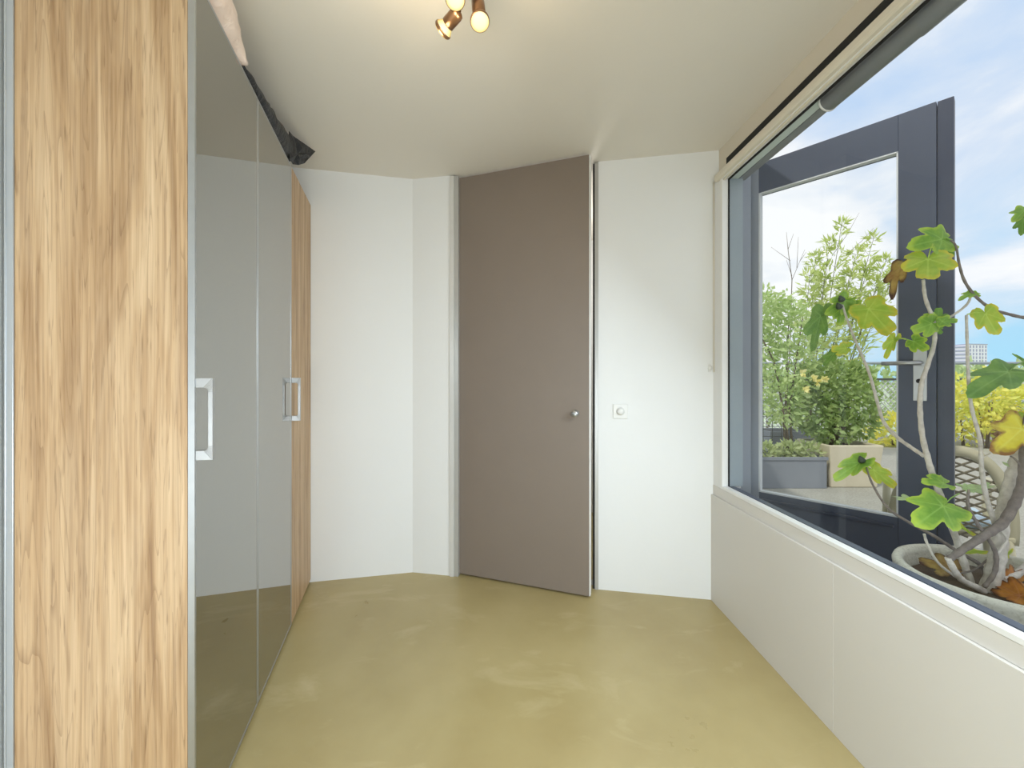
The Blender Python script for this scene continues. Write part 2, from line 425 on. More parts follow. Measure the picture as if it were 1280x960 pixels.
# chain holder on the wall
hp = P(888, 460, 2.415)
tag(obj('chain_holder', MB().lathe((hp.x, hp.y - .002, hp.z), (.19, 1, 0), [(0, .008), (.006, .012), (.012, .012)], 16).box(hp.x - .007, hp.x + .007, hp.y + .006, hp.y + .012, hp.z - .022, hp.z + .022), M['switch'], bevel=.001),
    'small white chain holder on the wall beside the window corner', 'chain holder')

# ------------------------------------------------------------------ interior door
fr1 = MB(); un = (Cc - B).normalized()
def post(mb, p, q, out, back, z1):
    mb.prism([(p - nw * out).to_tuple()[:2], (q - nw * out).to_tuple()[:2], (q + nw * back).to_tuple()[:2], (p + nw * back).to_tuple()[:2]], 0, z1)
d1 = thing('door_1', 'tall taupe flush door standing slightly ajar', 'door', DW(655), kind='structure')
pl = MB(); post(pl, DW(562.8), DW(567.8), .012, .12, CZ - .008); obj('door_post', pl, M['steel2'], d1, bevel=.001)
pl = MB(); post(pl, DW(567.8), DW(573), .004, .12, CZ - .008); obj('door_post', pl, M['steel'], d1, bevel=.001)
pl = MB(); post(pl, PR0 + un * .004, PR1, .006, .12, CZ - .008); obj('door_post', pl, M['steel'], d1, bevel=.001)
pl = MB(); post(pl, PR0 - un * .006, PR0 + un * .004, -.004, .11, CZ - .008); obj('seal', pl, M['black'], d1)
pl = MB(); post(pl, DW(573), PR0, -.05, .11, .004)
obj('threshold', pl, M['steel'], d1)
H = F * CH / 246.6; H = Vector(((573.2 - CX) * H / F, H, 0)); Fr = F * CH / 276.2; Fr = Vector(((736.3 - CX) * Fr / F, Fr, 0))
dd = (Fr - H).normalized(); dn = Vector((-dd.y, dd.x, 0))
lf = MB().obox(H + Vector((0, 0, .012)), Fr - H, dn * .04, (0, 0, CZ - .012 - .012))
leaf = obj('door_leaf', lf, M['taupe'], d1, bevel=.002)
obj('edge_strip', MB().obox(Fr + Vector((0, 0, .012)) + dd * .0003 + dn * .004, dd * .006, dn * .034, (0, 0, CZ - .026)), M['white'], leaf)
kp = H + dd * ((Fr - H).length - .075) + Vector((0, 0, CH - 44.5 * 2.47 / F))
obj('knob', MB().lathe(kp, -dn, [(-.001, .017), (.004, .017), (.005, .009), (.03, .009), (.034, .018), (.052, .020), (.055, .018)], 24), M['handle'], leaf)

# dimmer switch
sp = DW(775.5); sp.z = CH - 42 * sp.y / F
sw = thing('dimmer_switch', 'square white dimmer switch on the wall right of the taupe door', 'switch', sp)
q = sp - un * .043 - Vector((0, 0, .043))
obj('cover_plate', MB().obox(q, un * .086, -nw * .010, (0, 0, .086)), M['switch'], sw, bevel=.003)
obj('dial', MB().lathe(sp - nw * .010, -nw, [(0, .024), (.003, .023), (.004, .019), (.018, .018), (.02, .016)], 28), M['switch'], sw)

# ------------------------------------------------------------------ wardrobe
wa = thing('wardrobe', 'tall wardrobe with wood veneer side and two tinted mirror doors', 'wardrobe', W0, math.atan2(e1.y, e1.x))
L = dict(local=True)
obj('side_panel', MB().box(.002, .020, .0165, .377, .02, WH - .003), M['wood'], wa, **L, bevel=.0008)
obj('edge_profile', MB().box(-.001, .022, .3775, .393, 0, WH - .003).box(-.003, .003, .390, .394, 0, WH - .003), M['alu_edge'], wa, **L, bevel=.001)
obj('side_panel', MB().box(WL - .024, WL - .004, .0165, .38, .02, WH - .003), M['wood'], wa, **L)
obj('top_panel', MB().box(.020, WL - .024, .0165, .38, WH - .022, WH - .003), M['wood'], wa, **L)
obj('back_panel', MB().box(.020, WL - .024, .381, .389, .02, WH - .003), M['white'], wa, **L)
obj('plinth', MB().box(.020, WL - .02, .022, .036, 0, .02), M['gold'], wa, **L)
xs = [0.0, (GP(322.5, 255.7 + 2.383 * 66 + 472) - W0).length, (GP(364.2, 255.7 + 2.383 * 24.3 + 472) - W0).length, WL - .002]
def dhandle(mb, x, z0, z1, p=.040, th=.014):
    # flat D-shaped bow standing out from the door
    n = 6; R = .010
    outer = [(0, z0), (-p, z0), (-p, z1), (0, z1)]
    leg = .026; bar = .011
    inner = [(0, z0 + leg), (-p + bar + R, z0 + leg)]
    for i in range(1, n + 1):
        a = i / n * math.pi / 2
        inner.append((-p + bar + R - R * math.sin(a), z0 + leg + R - R * math.cos(a)))
    for i in range(0, n + 1):
        a = i / n * math.pi / 2
        inner.append((-p + bar + R - R * math.cos(a), z1 - leg - R + R * math.sin(a)))
    inner.append((0, z1 - leg))
    # strip of quads between outer and inner, split by hand
    pts = inner; half = len(pts) // 2
    for sx in (x, x + th): pass
    def quadstrip(a, b_):
        for i in range(len(a) - 1):
            lo = [(x, a[i][0], a[i][1]), (x, a[i + 1][0], a[i + 1][1]), (x, b_[i + 1][0], b_[i + 1][1]), (x, b_[i][0], b_[i][1])]
            hi = [(x + th, c[1], c[2]) for c in lo]
            mb.add(lo + hi, [(0, 1, 2, 3), (7, 6, 5, 4), (0, 4, 5, 1), (1, 5, 6, 2), (2, 6, 7, 3), (3, 7, 4, 0)])
    lowo = [(0, z0)] + [(-p, z0)] + [(-p, z0 + (leg + R) * i / n) for i in range(1, n + 1)]
    quadstrip(lowo, pts[:n + 2])
    upo = [(-p, z1 - (leg + R) * (1 - i / n)) for i in range(0, n + 1)] + [(0, z1)]
    quadstrip([pts[n + 1], pts[n + 2]], [lowo[-1], upo[0]])
    quadstrip(pts[n + 2:], upo)
    return mb
zb = .016
for i in range(3):
    x0, x1 = xs[i] + .0015, xs[i + 1] - .0015
    fb = .010
    frm = MB().box(x0, x0 + fb, 0, .016, zb, WH).box(x1 - fb, x1, 0, .016, zb, WH).box(x0 + fb, x1 - fb, 0, .016, zb, zb + .012).box(x0 + fb, x1 - fb, 0, .016, WH - .009, WH)
    if i < 2:
        dr = obj('mirror_door', frm, M['alu'], wa, **L, bevel=.0008)
        obj('mirror_glass', MB().box(x0 + fb, x1 - fb, .001, .015, zb + .012, WH - .009), M['mirror'], dr, **L)
    else:
        dr = obj('wood_door', MB().box(x0 + .004, x1, 0, .016, zb + .005, WH - .004), M['wood'], wa, **L, bevel=.0008)
        obj('door_edge', MB().box(x0, x0 + .0038, 0, .016, zb, WH), M['alu'], dr, **L)
    if i in (0, 2):
        obj('handle', dhandle(MB(), x0 + .004, CH - .220, CH - .001), M['handle'], dr, **L, bevel=.0008)

# bags on top of the wardrobe
def wpt(t_, p_, z): return W0 + e1 * t_ - dp * p_ + Vector((0, 0, z))
def sheetbag(name, secs, mat, nseg=14, crumple=.012, sc=9, seed=0):
    """secs: (t, p_front, p_back, z_bottom, z_top) lofted closed sections; p>0 sticks out past the doors"""
    # resample along t
    fine = []
    for a, b_ in zip(secs[:-1], secs[1:]):
        for k in range(5):
            f = k / 5; f2 = f * f * (3 - 2 * f)
            fine.append([a[0] + (b_[0] - a[0]) * f] + [a[j] + (b_[j] - a[j]) * f2 for j in range(1, 5)])
    fine.append(list(secs[-1]))
    mb = MB(); vs = []
    for (tt, pf, pb, z0, z1) in fine:
        for k in range(nseg):
            a = 2 * math.pi * k / nseg
            c, s_ = math.cos(a), math.sin(a)
            c = math.copysign(abs(c) ** .7, c); s_ = math.copysign(abs(s_) ** .7, s_)
            pt = wpt(tt, (pf + pb) / 2 + (pf - pb) / 2 * c, (z0 + z1) / 2 + (z1 - z0) / 2 * s_)
            h = min(1, (z1 - z0) / .06)
            dv = noise.noise_vector(pt * sc + Vector((seed, 0, 0))) * crumple * h + noise.noise_vector(pt * sc * 3) * crumple * .4 * h
            pt += dv
            pt.z = max(pt.z, WH + .004)
            vs.append(pt)
    n = len(fine)
    fs = [(i * nseg + k, i * nseg + (k + 1) % nseg, (i + 1) * nseg + (k + 1) % nseg, (i + 1) * nseg + k) for i in range(n - 1) for k in range(nseg)]
    fs += [tuple(range(nseg))[::-1], tuple((n - 1) * nseg + k for k in range(nseg))]
    mb.add(vs, fs, True)
    return obj(name, mb, mat)
z = WH + .004
pb_ = sheetbag('plastic_bag', [(-.02, .0, -.24, z, z + .10), (.06, .012, -.28, z, z + .16), (.20, .018, -.30, z, z + .160), (.28, .020, -.26, z, z + .138), (.33, .018, -.18, z, z + .09), (.365, .014, -.08, z, z + .03)],
         M['pinkbag'], crumple=.016, sc=13)
tag(pb_, 'crumpled pale pink plastic bag on top of the wardrobe near the front corner', 'bag')
mbk = MB()
secs = [(.370, .006, -.05, z, z + .010), (.45, .010, -.12, z, z + .034), (.60, .012, -.16, z, z + .052), (.74, .012, -.18, z, z + .092), (.90, .012, -.18, z, z + .120), (1.02, .012, -.16, z, z + .148), (1.06, .010, -.10, z + .002, z + .146)]
bb = sheetbag('bin_bag', secs, M['blackbag'], crumple=.008, sc=14, seed=5)
tag(bb, 'black plastic bag lying along the top front edge of the wardrobe', 'bag')
# stiff corner of the black bag, a folded sheet sticking out beyond its end
fl = MB()
pts = [wpt(1.0, .002, z + .135), wpt(1.06, .008, z + .145), wpt(1.16, .040, z + .165), wpt(1.28, .074, 2.537), wpt(1.25, .055, 2.49), wpt(1.20, .033, 2.426), wpt(1.14, .016, 2.385), wpt(1.08, .003, 2.358), wpt(1.02, .0, z + .010)]
cen = wpt(1.12, .016, z + .085)
mid = [c.lerp(p_, .5) + Vector((0, 0, .006 * (-1) ** i)) - dp * (.008 * (-1) ** i) for i, (p_, c) in enumerate(zip(pts, [cen] * 9))]
n = len(pts); fl.add(pts + mid + [cen], [(i, (i + 1) % n, n + (i + 1) % n, n + i) for i in range(n)] + [(n + i, n + (i + 1) % n, 2 * n) for i in range(n)])
flo = obj('bag_flap', fl, M['blackbag'], bb)
sd = flo.modifiers.new('sheet', 'SOLIDIFY'); sd.thickness = .002

# ------------------------------------------------------------------ ceiling lamp with three spots
LY = 1.335
lc = P(578, -28, LY); lc.z = CZ
lamp = thing('ceiling_spotlight', 'ceiling lamp with three copper spot heads and warm bulbs', 'lamp', (lc.x, lc.y, CZ))
obj('ceiling_plate', MB().lathe((lc.x, lc.y, CZ), (0, 0, -1), [(0, .055), (.012, .055), (.018, .048), (.02, .02), (.06, .012)], 28), M['copper'], lamp)
arm_z = CZ - .068
ends = [P(583, 2, LY), P(567, -14, LY - .04), P(597, 1, LY)]
def spot(face, back, rb):
    """reflector bulb: face centre, direction from the back end to the face"""
    ax = (face - back).normalized(); Ln = (face - back).length
    h = obj('spot_head', MB().lathe(back, ax, [(0, .012), (.004, .019), (.012, .021), (Ln - .028, .021), (Ln - .026, .018)], 24), M['copper'], lamp)
    obj('bulb', MB().lathe(back + ax * (Ln - .030), ax, [(0, .016), (.008, .022), (.019, rb * .97), (.026, rb), (.031, rb * .9), (.034, rb * .6), (.0352, rb * .2)], 28), M['bulb'], h)
    obj('bulb_rim', MB().lathe(back + ax * (Ln - .012), ax, [(0, rb * .99), (.002, rb * 1.05), (.008, rb * 1.05), (.011, rb * .97)], 28, cap0=False, cap1=False), M['copper'], h)
    return back
f1 = P(552, 39, LY + .030); b1 = P(574, 14, LY - .012)
f3 = P(600, 28, LY - .02); b3 = P(597, -1, LY + .04)
f2 = P(569, 0, LY - .05); b2 = P(571, -18, LY + .0)
for f_, b_ in ((f1, b1), (f2, b2), (f3, b3)): spot(f_, b_, .029)
am = MB()
hub = Vector((lc.x, lc.y, CZ - .06))
for b_ in (b1, b2, b3): am.tube([hub, b_ + Vector((0, 0, .018)), b_ + Vector((0, 0, .0))], .006, 10)
obj('arm', am, M['copper'], lamp)

# ------------------------------------------------------------------ terrace door (opened towards the viewer)
HX, HY = 1.372, 2.42
g = Vector((.647, -.762, 0)).normalized(); gn = Vector((-.762, -.647, 0)).normalized()   # gn: towards the camera
DWd = .81
def DP(t_, z, n=0): return Vector((HX, HY, 0)) + g * t_ + gn * n + Vector((0, 0, z))
d2 = thing('door_2', 'open anthracite terrace door with a tall glass pane', 'door', (HX, HY, TZ + .06), kind='structure')
def dbox(t0, t1, z0, z1, n0, n1): return MB().obox(DP(t0, z0, n0), g * (t1 - t0), gn * (n1 - n0), (0, 0, z1 - z0))
ZT, ZG1, ZG0, ZB = 2.471, 2.304, .630, TZ + .06
dfm = MB()
for a in (dbox(.634, .757, ZB, ZT, -.06, 0), dbox(.054, .634, ZG1, ZT, -.06, 0), dbox(.054, .634, ZB, ZG0, -.06, -.002)):
    dfm.add(a.v, a.f)
lf2 = obj('door_frame', dfm, M['anthra'], d2, bevel=.0015)
obj('hinge_stile', dbox(0, .0535, ZB, ZT, -.06, 0), M['stile'], d2, bevel=.0015)
obj('edge_rebate', dbox(.760, DWd, ZB, ZT - .001, -.06, -.004), M['anthra2'], d2, bevel=.0015)
bd = dbox(.054, .634, ZG0, ZG0 + .008, -.03, .0015)
for a in (dbox(.054, .062, ZG0, ZG1, -.03, .0015), dbox(.628, .634, ZG0, ZG1, -.03, .0015), dbox(.054, .634, ZG1 - .006, ZG1, -.03, .0015)): bd.add(a.v, a.f)
obj('glazing_bead', bd, M['galv'], d2)
pn = MB(); pn.add([DP(.062, ZG0 + .008, -.02), DP(.628, ZG0 + .008, -.02), DP(.628, ZG1 - .006, -.02), DP(.062, ZG1 - .006, -.02)], [(0, 1, 2, 3)])
obj('pane', pn, M['glass2'], d2)
rl = dbox(.07, .62, ZG0 - .05, ZG0 - .035, -.01, .010)
a = dbox(.07, .62, .40, .415, -.01, .008); rl.add(a.v, a.f)
obj('rail_moulding', rl, M['anthra2'], d2, bevel=.002)
hpz = 1.398
plt = obj('lock_plate', dbox(.684, .729, 1.167, 1.398, 0, .010), M['handle'], d2, bevel=.0015)
obj('lever', MB().tube([DP(.708, 1.334, .008), DP(.708, 1.334, .055), DP(.700, 1.334, .062), DP(.585, 1.334, .062)], [.010, .010, .010, .009], 12), M['handle'], plt)
obj('lock_cylinder', MB().lathe(DP(.704, 1.255, .0105), gn, [(0, .010), (.003, .010), (.004, .008)], 16).box(0, 0, 0, 0, 0, 0), M['black'], plt)
hg = MB()
for zz in (.55, 1.35, 2.2): hg.tube([DP(-.012, zz, -.02), DP(-.012, zz + .09, -.02)], .010, 12)
obj('hinge', hg, M['anthra2'], d2)
struct('trim_4', MB().box(XO + .001, HX - .002, HY - .03, HY + .06, TZ, 2.44), M['stile'], 'blue grey outer post the terrace door hangs on', 'trim', .002)

# rolled outdoor screen above the window
r = thing('outdoor_screen_roll', 'grey rolled outdoor sunscreen tube outside above the window', 'sunscreen', (1.262, .6, CH + 1.046))
rx, rz = 1.262, CH + 1.087; Ye = 1.672
obj('tube', MB().lathe((rx, Ye, rz), (0, -1, 0), [(0, .030), (.004, .036), (.36, .036), (.365, .039), (.74, .039), (.745, .041), (2.2, .041)], 32), M['rollgrey'], r)
obj('end_cap', MB().lathe((rx, Ye + .004, rz), (0, -1, 0), [(0, .030), (.002, .038), (.010, .038)], 32), M['white'], r)
obj('head_bar', MB().box(1.222, 1.262, Ye + .006, YJ + .02, CH + 1.090, CH + 1.125), M['paleout'], r, bevel=.002)
obj('guide_rail', MB().box(1.263, 1.305, Ye + .006, YJ + .02, CH + 1.087, CH + 1.105), M['rollgrey'], r, bevel=.001)

# ------------------------------------------------------------------ terrace
struct('ground_terrace', MB().box(XO + .001, 12, -3, 8.2, TZ - .3, TZ), M['terrace'], 'pale gravelled roof terrace outside the window', 'terrace')
struct('ground_land', MB().box(-400, 900, 8.3, 1200, -10.5, -10), M['land'], 'hazy green land far beyond the terrace', 'land')

# pot
PC = Vector((1.548, 1.335, TZ))
RZ = CH - .62
pt = thing('plant_pot', 'round rough concrete pot outside the window holding the fig tree', 'pot', PC)
Hh = RZ - TZ
obj('bowl', MB().lathe(PC, (0, 0, 1), [(0, .15), (.01, .165), (.12, .20), (.30, .235), (Hh - .03, .250), (Hh - .012, .253), (Hh, .248), (Hh + .002, .238), (Hh - .004, .226), (Hh - .02, .222), (Hh - .07, .218), (Hh - .16, .20)], 48), M['concrete'], pt)
so = MB(); vs = []; rings = 8; sg = 36
for i in range(rings + 1):
    for k in range(sg):
        a = 2 * math.pi * k / sg; rr = .214 * i / rings
        x, y = PC.x + rr * math.cos(a), PC.y + rr * math.sin(a)
        vs.append((x, y, RZ - .055 + .012 * noise.noise(Vector((x * 18, y * 18, 0)))))
so.add(vs, [(i * sg + k, i * sg + (k + 1) % sg, (i + 1) * sg + (k + 1) % sg, (i + 1) * sg + k) for i in range(rings) for k in range(sg)], True)
obj('soil', so, M['soil'], pt)

# leaves
OUT = [(0, 1.0), (8, .995), (15, .96), (21, .86), (26, .70), (30, .60), (34, .63), (40, .76), (48, .84), (57, .84), (66, .75), (74, .61), (79, .56), (84, .58), (94, .64), (108, .65), (122, .58), (140, .46), (158, .34), (172, .18), (180, .06)]
def rout(deg):
    deg = abs(deg)
    for (a, ra), (b_, rb) in zip(OUT[:-1], OUT[1:]):
        if a <= deg <= b_:
            f = (deg - a) / (b_ - a); f = f * f * (3 - 2 * f)
            return ra + (rb - ra) * f
    return .06
def leaf_mesh(mb, base, tip, width=1.0, roll=0, curl=.12, fold=.1, seed=0, petiole=None, simple=False, wave=.05):
    ax = tip - base; Ln = ax.length; ay = ax.normalized()
    cam = Vector((0, 0, CH)) - (base + tip) / 2
    nz = (cam - ay * cam.dot(ay)).normalized()
    nz = Matrix.Rotation(math.radians(roll), 3, ay) @ nz
    axx = ay.cross(nz)
    N = 84; R = 7
    rnd = random.Random(seed); ph = rnd.uniform(0, 6)
    vs = [base.copy()]; vein = [.7]; rim = [0.0]
    for i in range(1, R + 1):
        f = i / R
        for k in range(N):
            deg = -180 + 360 * k / N
            rr = rout(deg) * (1 + .02 * math.sin(k * 1.1 + ph) + .012 * math.sin(k * 2.9)) * f
            a = math.radians(deg)
            x = rr * math.sin(a) * width; y = rr * math.cos(a)
            zz = -curl * (y * y + x * x) + fold * abs(x) + wave * f * f * math.sin(a * 5 + ph)
            vs.append(base + (axx * x + ay * y + nz * zz) * Ln)
            dv = min(abs(abs(deg) - c) for c in (0, 52, 110))
            vein.append(max(0, 1 - dv * rr / .9 / 1.6) * (1 - f * .6) * .5)
            rim.append(max(0, (f - .55) / .45))
    fs = [(0, 1 + k, 1 + (k + 1) % N) for k in range(N)]
    for i in range(R - 1):
        for k in range(N):
            k2 = (k + 1) % N
            fs.append((1 + i * N + k, 1 + (i + 1) * N + k, 1 + (i + 1) * N + k2, 1 + i * N + k2))
    n0 = len(mb.v)
    mb.add(vs, fs, True)
    mb.att.setdefault('vein', []).extend(vein); mb.att.setdefault('rim', []).extend(rim)
    if petiole is not None:
        m = (petiole + base) / 2 + Vector((0, 0, .006))
        n1 = len(mb.v)
        mb.tube([petiole, m, base], [.0022, .0018, .0016], 6)
        k = len(mb.v) - n1
        mb.att['vein'].extend([.6] * k); mb.att['rim'].extend([0] * k)
    return mb

tree = thing('potted_fig_tree', 'leafy fig tree with twisting grey branches growing in the concrete pot', 'tree', (PC.x, PC.y, RZ - .055))
def crv(pts, n=5):
    """Catmull-Rom through (x,y,Y,r) pixel points"""
    ps = [(P(x, y, Y), r_) for x, y, Y, r_ in pts]
    out = []; rad = []
    for i in range(len(ps) - 1):
        p0 = ps[max(i - 1, 0)][0]; p1, r1 = ps[i]; p2, r2 = ps[i + 1]; p3 = ps[min(i + 2, len(ps) - 1)][0]
        for k in range(n):
            f = k / n
            out.append(.5 * ((2 * p1) + (p2 - p0) * f + (2 * p0 - 5 * p1 + 4 * p2 - p3) * f * f + (3 * p1 - p0 - 3 * p2 + p3) * f ** 3))
            rad.append((r1 + (r2 - r1) * f) * (1 + .10 * math.sin(i * 5 + k * 2.3)))
    out.append(ps[-1][0]); rad.append(ps[-1][1])
    return out, rad
def branch(name, pts, mat):
    o, r_ = crv(pts); return obj(name, MB().tube(o, r_, 10), M[mat], tree)
branch('trunk', [(1234, 752, 1.335, .027), (1241, 722, 1.335, .022), (1248, 690, 1.34, .020), (1251, 660, 1.35, .019), (1257, 628, 1.36, .018), (1265, 597, 1.37, .017), (1272, 570, 1.38, .016), (1284, 530, 1.39, .014), (1300, 470, 1.40, .011), (1306, 380, 1.42, .008), (1300, 300, 1.44, .005)], 'bark')
branch('branch', [(1186, 699, 1.30, .009), (1205, 686, 1.30, .0105), (1228, 671, 1.30, .0115), (1252, 655, 1.31, .013), (1268, 630, 1.31, .013), (1277, 605, 1.32, .0115), (1279, 575, 1.33, .010), (1281, 540, 1.34, .009), (1290, 500, 1.35, .008)], 'bark_dark')
branch('branch', [(1185, 697, 1.30, .0085), (1193, 713, 1.30, .009), (1204, 726, 1.31, .009), (1222, 735, 1.32, .010), (1233, 742, 1.335, .010)], 'bark')
branch('branch', [(1218, 742, 1.37, .011), (1207, 710, 1.38, .0105), (1196, 676, 1.39, .0095), (1181, 634, 1.40, .0095), (1168, 600, 1.40, .009), (1160, 574, 1.40, .0085), (1153, 545, 1.40, .0075), (1150, 510, 1.41, .007), (1152, 480, 1.41, .0068), (1159, 458, 1.42, .0065), (1168, 428, 1.42, .006), (1167, 402, 1.43, .0058), (1157, 374, 1.43, .0052), (1154, 350, 1.44, .0045)], 'bark')
branch('branch', [(1155, 570, 1.40, .006), (1140, 560, 1.44, .006), (1122, 547, 1.49, .006), (1105, 528, 1.55, .0055), (1096, 500, 1.60, .0052), (1086, 465, 1.66, .005), (1071, 430, 1.72, .0046), (1060, 402, 1.76, .004), (1053, 381, 1.78, .0035)], 'bark')
branch('branch', [(1246, 662, 1.345, .007), (1233, 622, 1.34, .0065), (1227, 585, 1.34, .006), (1225, 550, 1.35, .0055), (1215, 512, 1.36, .005), (1211, 480, 1.37, .0046), (1209, 430, 1.38, .004), (1208, 394, 1.39, .0035)], 'bark')
branch('branch', [(1172, 405, 1.43, .004), (1193, 393, 1.42, .0035), (1209, 380, 1.41, .0035), (1214, 368, 1.40, .003)], 'bark')
branch('branch', [(1188, 300, 1.42, .0025), (1195, 308, 1.42, .003), (1199, 330, 1.41, .0035), (1206, 352, 1.40, .004), (1221, 372, 1.40, .0042), (1240, 386, 1.39, .0045), (1262, 393, 1.39, .005), (1284, 397, 1.40, .0055), (1304, 392, 1.42, .007)], 'bark_dark')
branch('branch', [(1196, 722, 1.34, .004), (1173, 704, 1.36, .004), (1160, 682, 1.38, .004), (1155, 667, 1.39, .0035)], 'bark')
branch('branch', [(1232, 728, 1.37, .006), (1226, 707, 1.38, .006), (1198, 690, 1.39, .0055), (1166, 669, 1.40, .005), (1140, 655, 1.46, .0045), (1110, 635, 1.54, .0042), (1091, 606, 1.62, .0038), (1083, 584, 1.66, .003)], 'bark_dark')
branch('branch', [(1230, 734, 1.31, .006), (1243, 716, 1.31, .0062), (1245, 694, 1.31, .006), (1237, 676, 1.31, .0052), (1222, 655, 1.31, .005), (1210, 632, 1.31, .0045), (1211, 612, 1.31, .003)], 'bark_dark')
branch('branch', [(1245, 694, 1.31, .004), (1258, 677, 1.31, .004), (1255, 668, 1.31, .003), (1247, 659, 1.32, .003)], 'bark')
branch('branch', [(1245, 726, 1.33, .012), (1258, 723, 1.34, .011), (1272, 717, 1.36, .011), (1286, 705, 1.38, .010)], 'bark')
branch('branch', [(1234, 700, 1.37, .003), (1218, 712, 1.37, .003), (1200, 717, 1.37, .0025)], 'bark_dark')
branch('branch', [(1258, 700, 1.40, .003), (1253, 716, 1.40, .003), (1250, 728, 1.40, .003)], 'bark_dark')
branch('branch', [(1281, 588, 1.33, .003), (1270, 575, 1.33, .003), (1263, 570, 1.33, .002)], 'bark_dark')
branch('branch', [(1225, 572, 1.345, .003), (1232, 570, 1.345, .0025), (1238, 566, 1.345, .002)], 'bark')
LV = [  # base px, Y, tip px, Y, width, roll, material, curl, fold, petiole start
    ((1181, 631), 1.33, (1146, 655), 1.29, 1.05, 8, 'lf_green', .10, .06, (1199, 617, 1.36)),
    ((1181, 604), 1.38, (1153, 600), 1.36, .62, 40, 'lf_green', .15, .3, None),
    ((1180, 299), 1.44, (1141, 304), 1.42, .95, 28, 'lf_green', .2, .2, (1190, 300, 1.42)),
    ((1160, 322), 1.42, (1160, 351), 1.36, 1.15, -10, 'lf_lime', .05, .1, (1166, 305, 1.43)),
    ((1176, 306), 1.46, (1190, 323), 1.46, 1.1, 20, 'lf_dark', .1, .1, None),
    ((1127, 333), 1.52, (1109, 370), 1.51, .55, 35, 'lf_brown', .3, .45, (1139, 331, 1.46)),
    ((1058, 374), 1.79, (1033, 394), 1.79, .85, -15, 'lf_green', .1, .1, None),
    ((1056, 380), 1.80, (1080, 378), 1.80, .8, 20, 'lf_green', .1, .15, None),
    ((1053, 386), 1.80, (1049, 408), 1.79, .8, 10, 'lf_green', .1, .1, None),
    ((1027, 392), 1.90, (1012, 440), 1.88, .55, 35, 'lf_dark', .15, .3, (1043, 385, 1.80)),
    ((1084, 384), 1.70, (1116, 418), 1.62, .95, -12, 'lf_lime', .08, .1, (1064, 395, 1.75)),
    ((1059, 435), 1.73, (1039, 437), 1.72, .9, -25, 'lf_lime', .1, .1, (1072, 441, 1.70)),
    ((1043, 441), 1.78, (1029, 458), 1.78, .7, 30, 'lf_dark', .1, .3, None),
    ((1118, 423), 1.52, (1104, 449), 1.53, .55, 30, 'lf_lime', .2, .4, (1132, 424, 1.46)),
    ((1141, 426), 1.45, (1160, 438), 1.40, 1.0, 8, 'lf_green', .1, .1, (1119, 424, 1.5)),
    ((1167, 396), 1.43, (1149, 400), 1.43, .75, 10, 'lf_green', .1, .15, None),
    ((1166, 404), 1.42, (1140, 414), 1.40, .8, -10, 'lf_green', .1, .15, None),
    ((1172, 404), 1.45, (1174, 383), 1.45, .9, 5, 'lf_dark', .1, .1, None),
    ((1176, 402), 1.41, (1199, 400), 1.39, .95, -12, 'lf_green', .1, .1, None),
    ((1168, 408), 1.44, (1178, 418), 1.43, .9, 0, 'lf_dark', .1, .1, None),
    ((1214, 367), 1.40, (1200, 373), 1.39, .6, 25, 'lf_green', .2, .3, None),
    ((1216, 366), 1.41, (1226, 372), 1.41, .75, 20, 'lf_green', .2, .3, None),
    ((1231, 390), 1.38, (1247, 420), 1.36, .9, 15, 'lf_lime', .1, .2, (1209, 393, 1.39)),
    ((1264, 463), 1.36, (1212, 490), 1.32, .62, 24, 'lf_dark', .12, .12, (1280, 452, 1.36)),
    ((1280, 534), 1.34, (1246, 566), 1.30, .85, -12, 'lf_yellow', .08, .15, (1286, 522, 1.35)),
    ((1272, 518), 1.38, (1290, 524), 1.38, .9, 40, 'lf_lime', .1, .1, None),
    ((1282, 262), 1.44, (1267, 276), 1.43, .9, 20, 'lf_green', .1, .2, None),
    ((1280, 272), 1.45, (1276, 294), 1.44, .7, 25, 'lf_dark', .1, .2, (1294, 262, 1.44)),
    ((1078, 576), 1.67, (1040, 600), 1.68, .6, 28, 'lf_green', .1, .3, None),
    ((1090, 586), 1.66, (1122, 610), 1.60, .75, -15, 'lf_lime', .1, .15, None),
    ((1140, 626), 1.47, (1112, 618), 1.55, .4, 45, 'lf_pale', .1, .3, None),
    ((1196, 652), 1.36, (1221, 673), 1.35, .30, 50, 'lf_lime', .1, .4, None),
    ((1210, 688), 1.40, (1238, 693), 1.39, .75, 62, 'lf_lime', .1, .1, None),
    ((1254, 694), 1.44, (1272, 690), 1.45, .8, 60, 'lf_lime', .1, .1, None),
    ((1216, 610), 1.40, (1250, 609), 1.40, .5, 40, 'lf_pale', .1, .2, None),
    ((1214, 612), 1.40, (1194, 604), 1.42, .6, 30, 'lf_pale', .1, .2, None),
    ((1274, 585), 1.38, (1253, 578), 1.38, .7, 50, 'lf_pale', .1, .2, None),
    ((1292, 462), 1.38, (1268, 441), 1.38, .35, 40, 'lf_dark', .1, .3, None),
]
for i, (bp, by, tp, ty, wd, rl_, mt, cu, fo, pe) in enumerate(LV):
    lb, lt = P(bp[0], bp[1], by), P(tp[0], tp[1], ty)
    mb = leaf_mesh(MB(), lb.lerp(lt, .06), lb.lerp(lt, .94), wd * .76, rl_, cu, fo, seed=i, petiole=P(*pe) if pe else None)
    o = obj('leaf', mb, M[mt], tree)
    if mt == 'lf_yellow': o['label'] = 'bright yellow leaf with brown eaten edges'
    if mt == 'lf_brown': o['label'] = 'withered brown leaf hanging down'
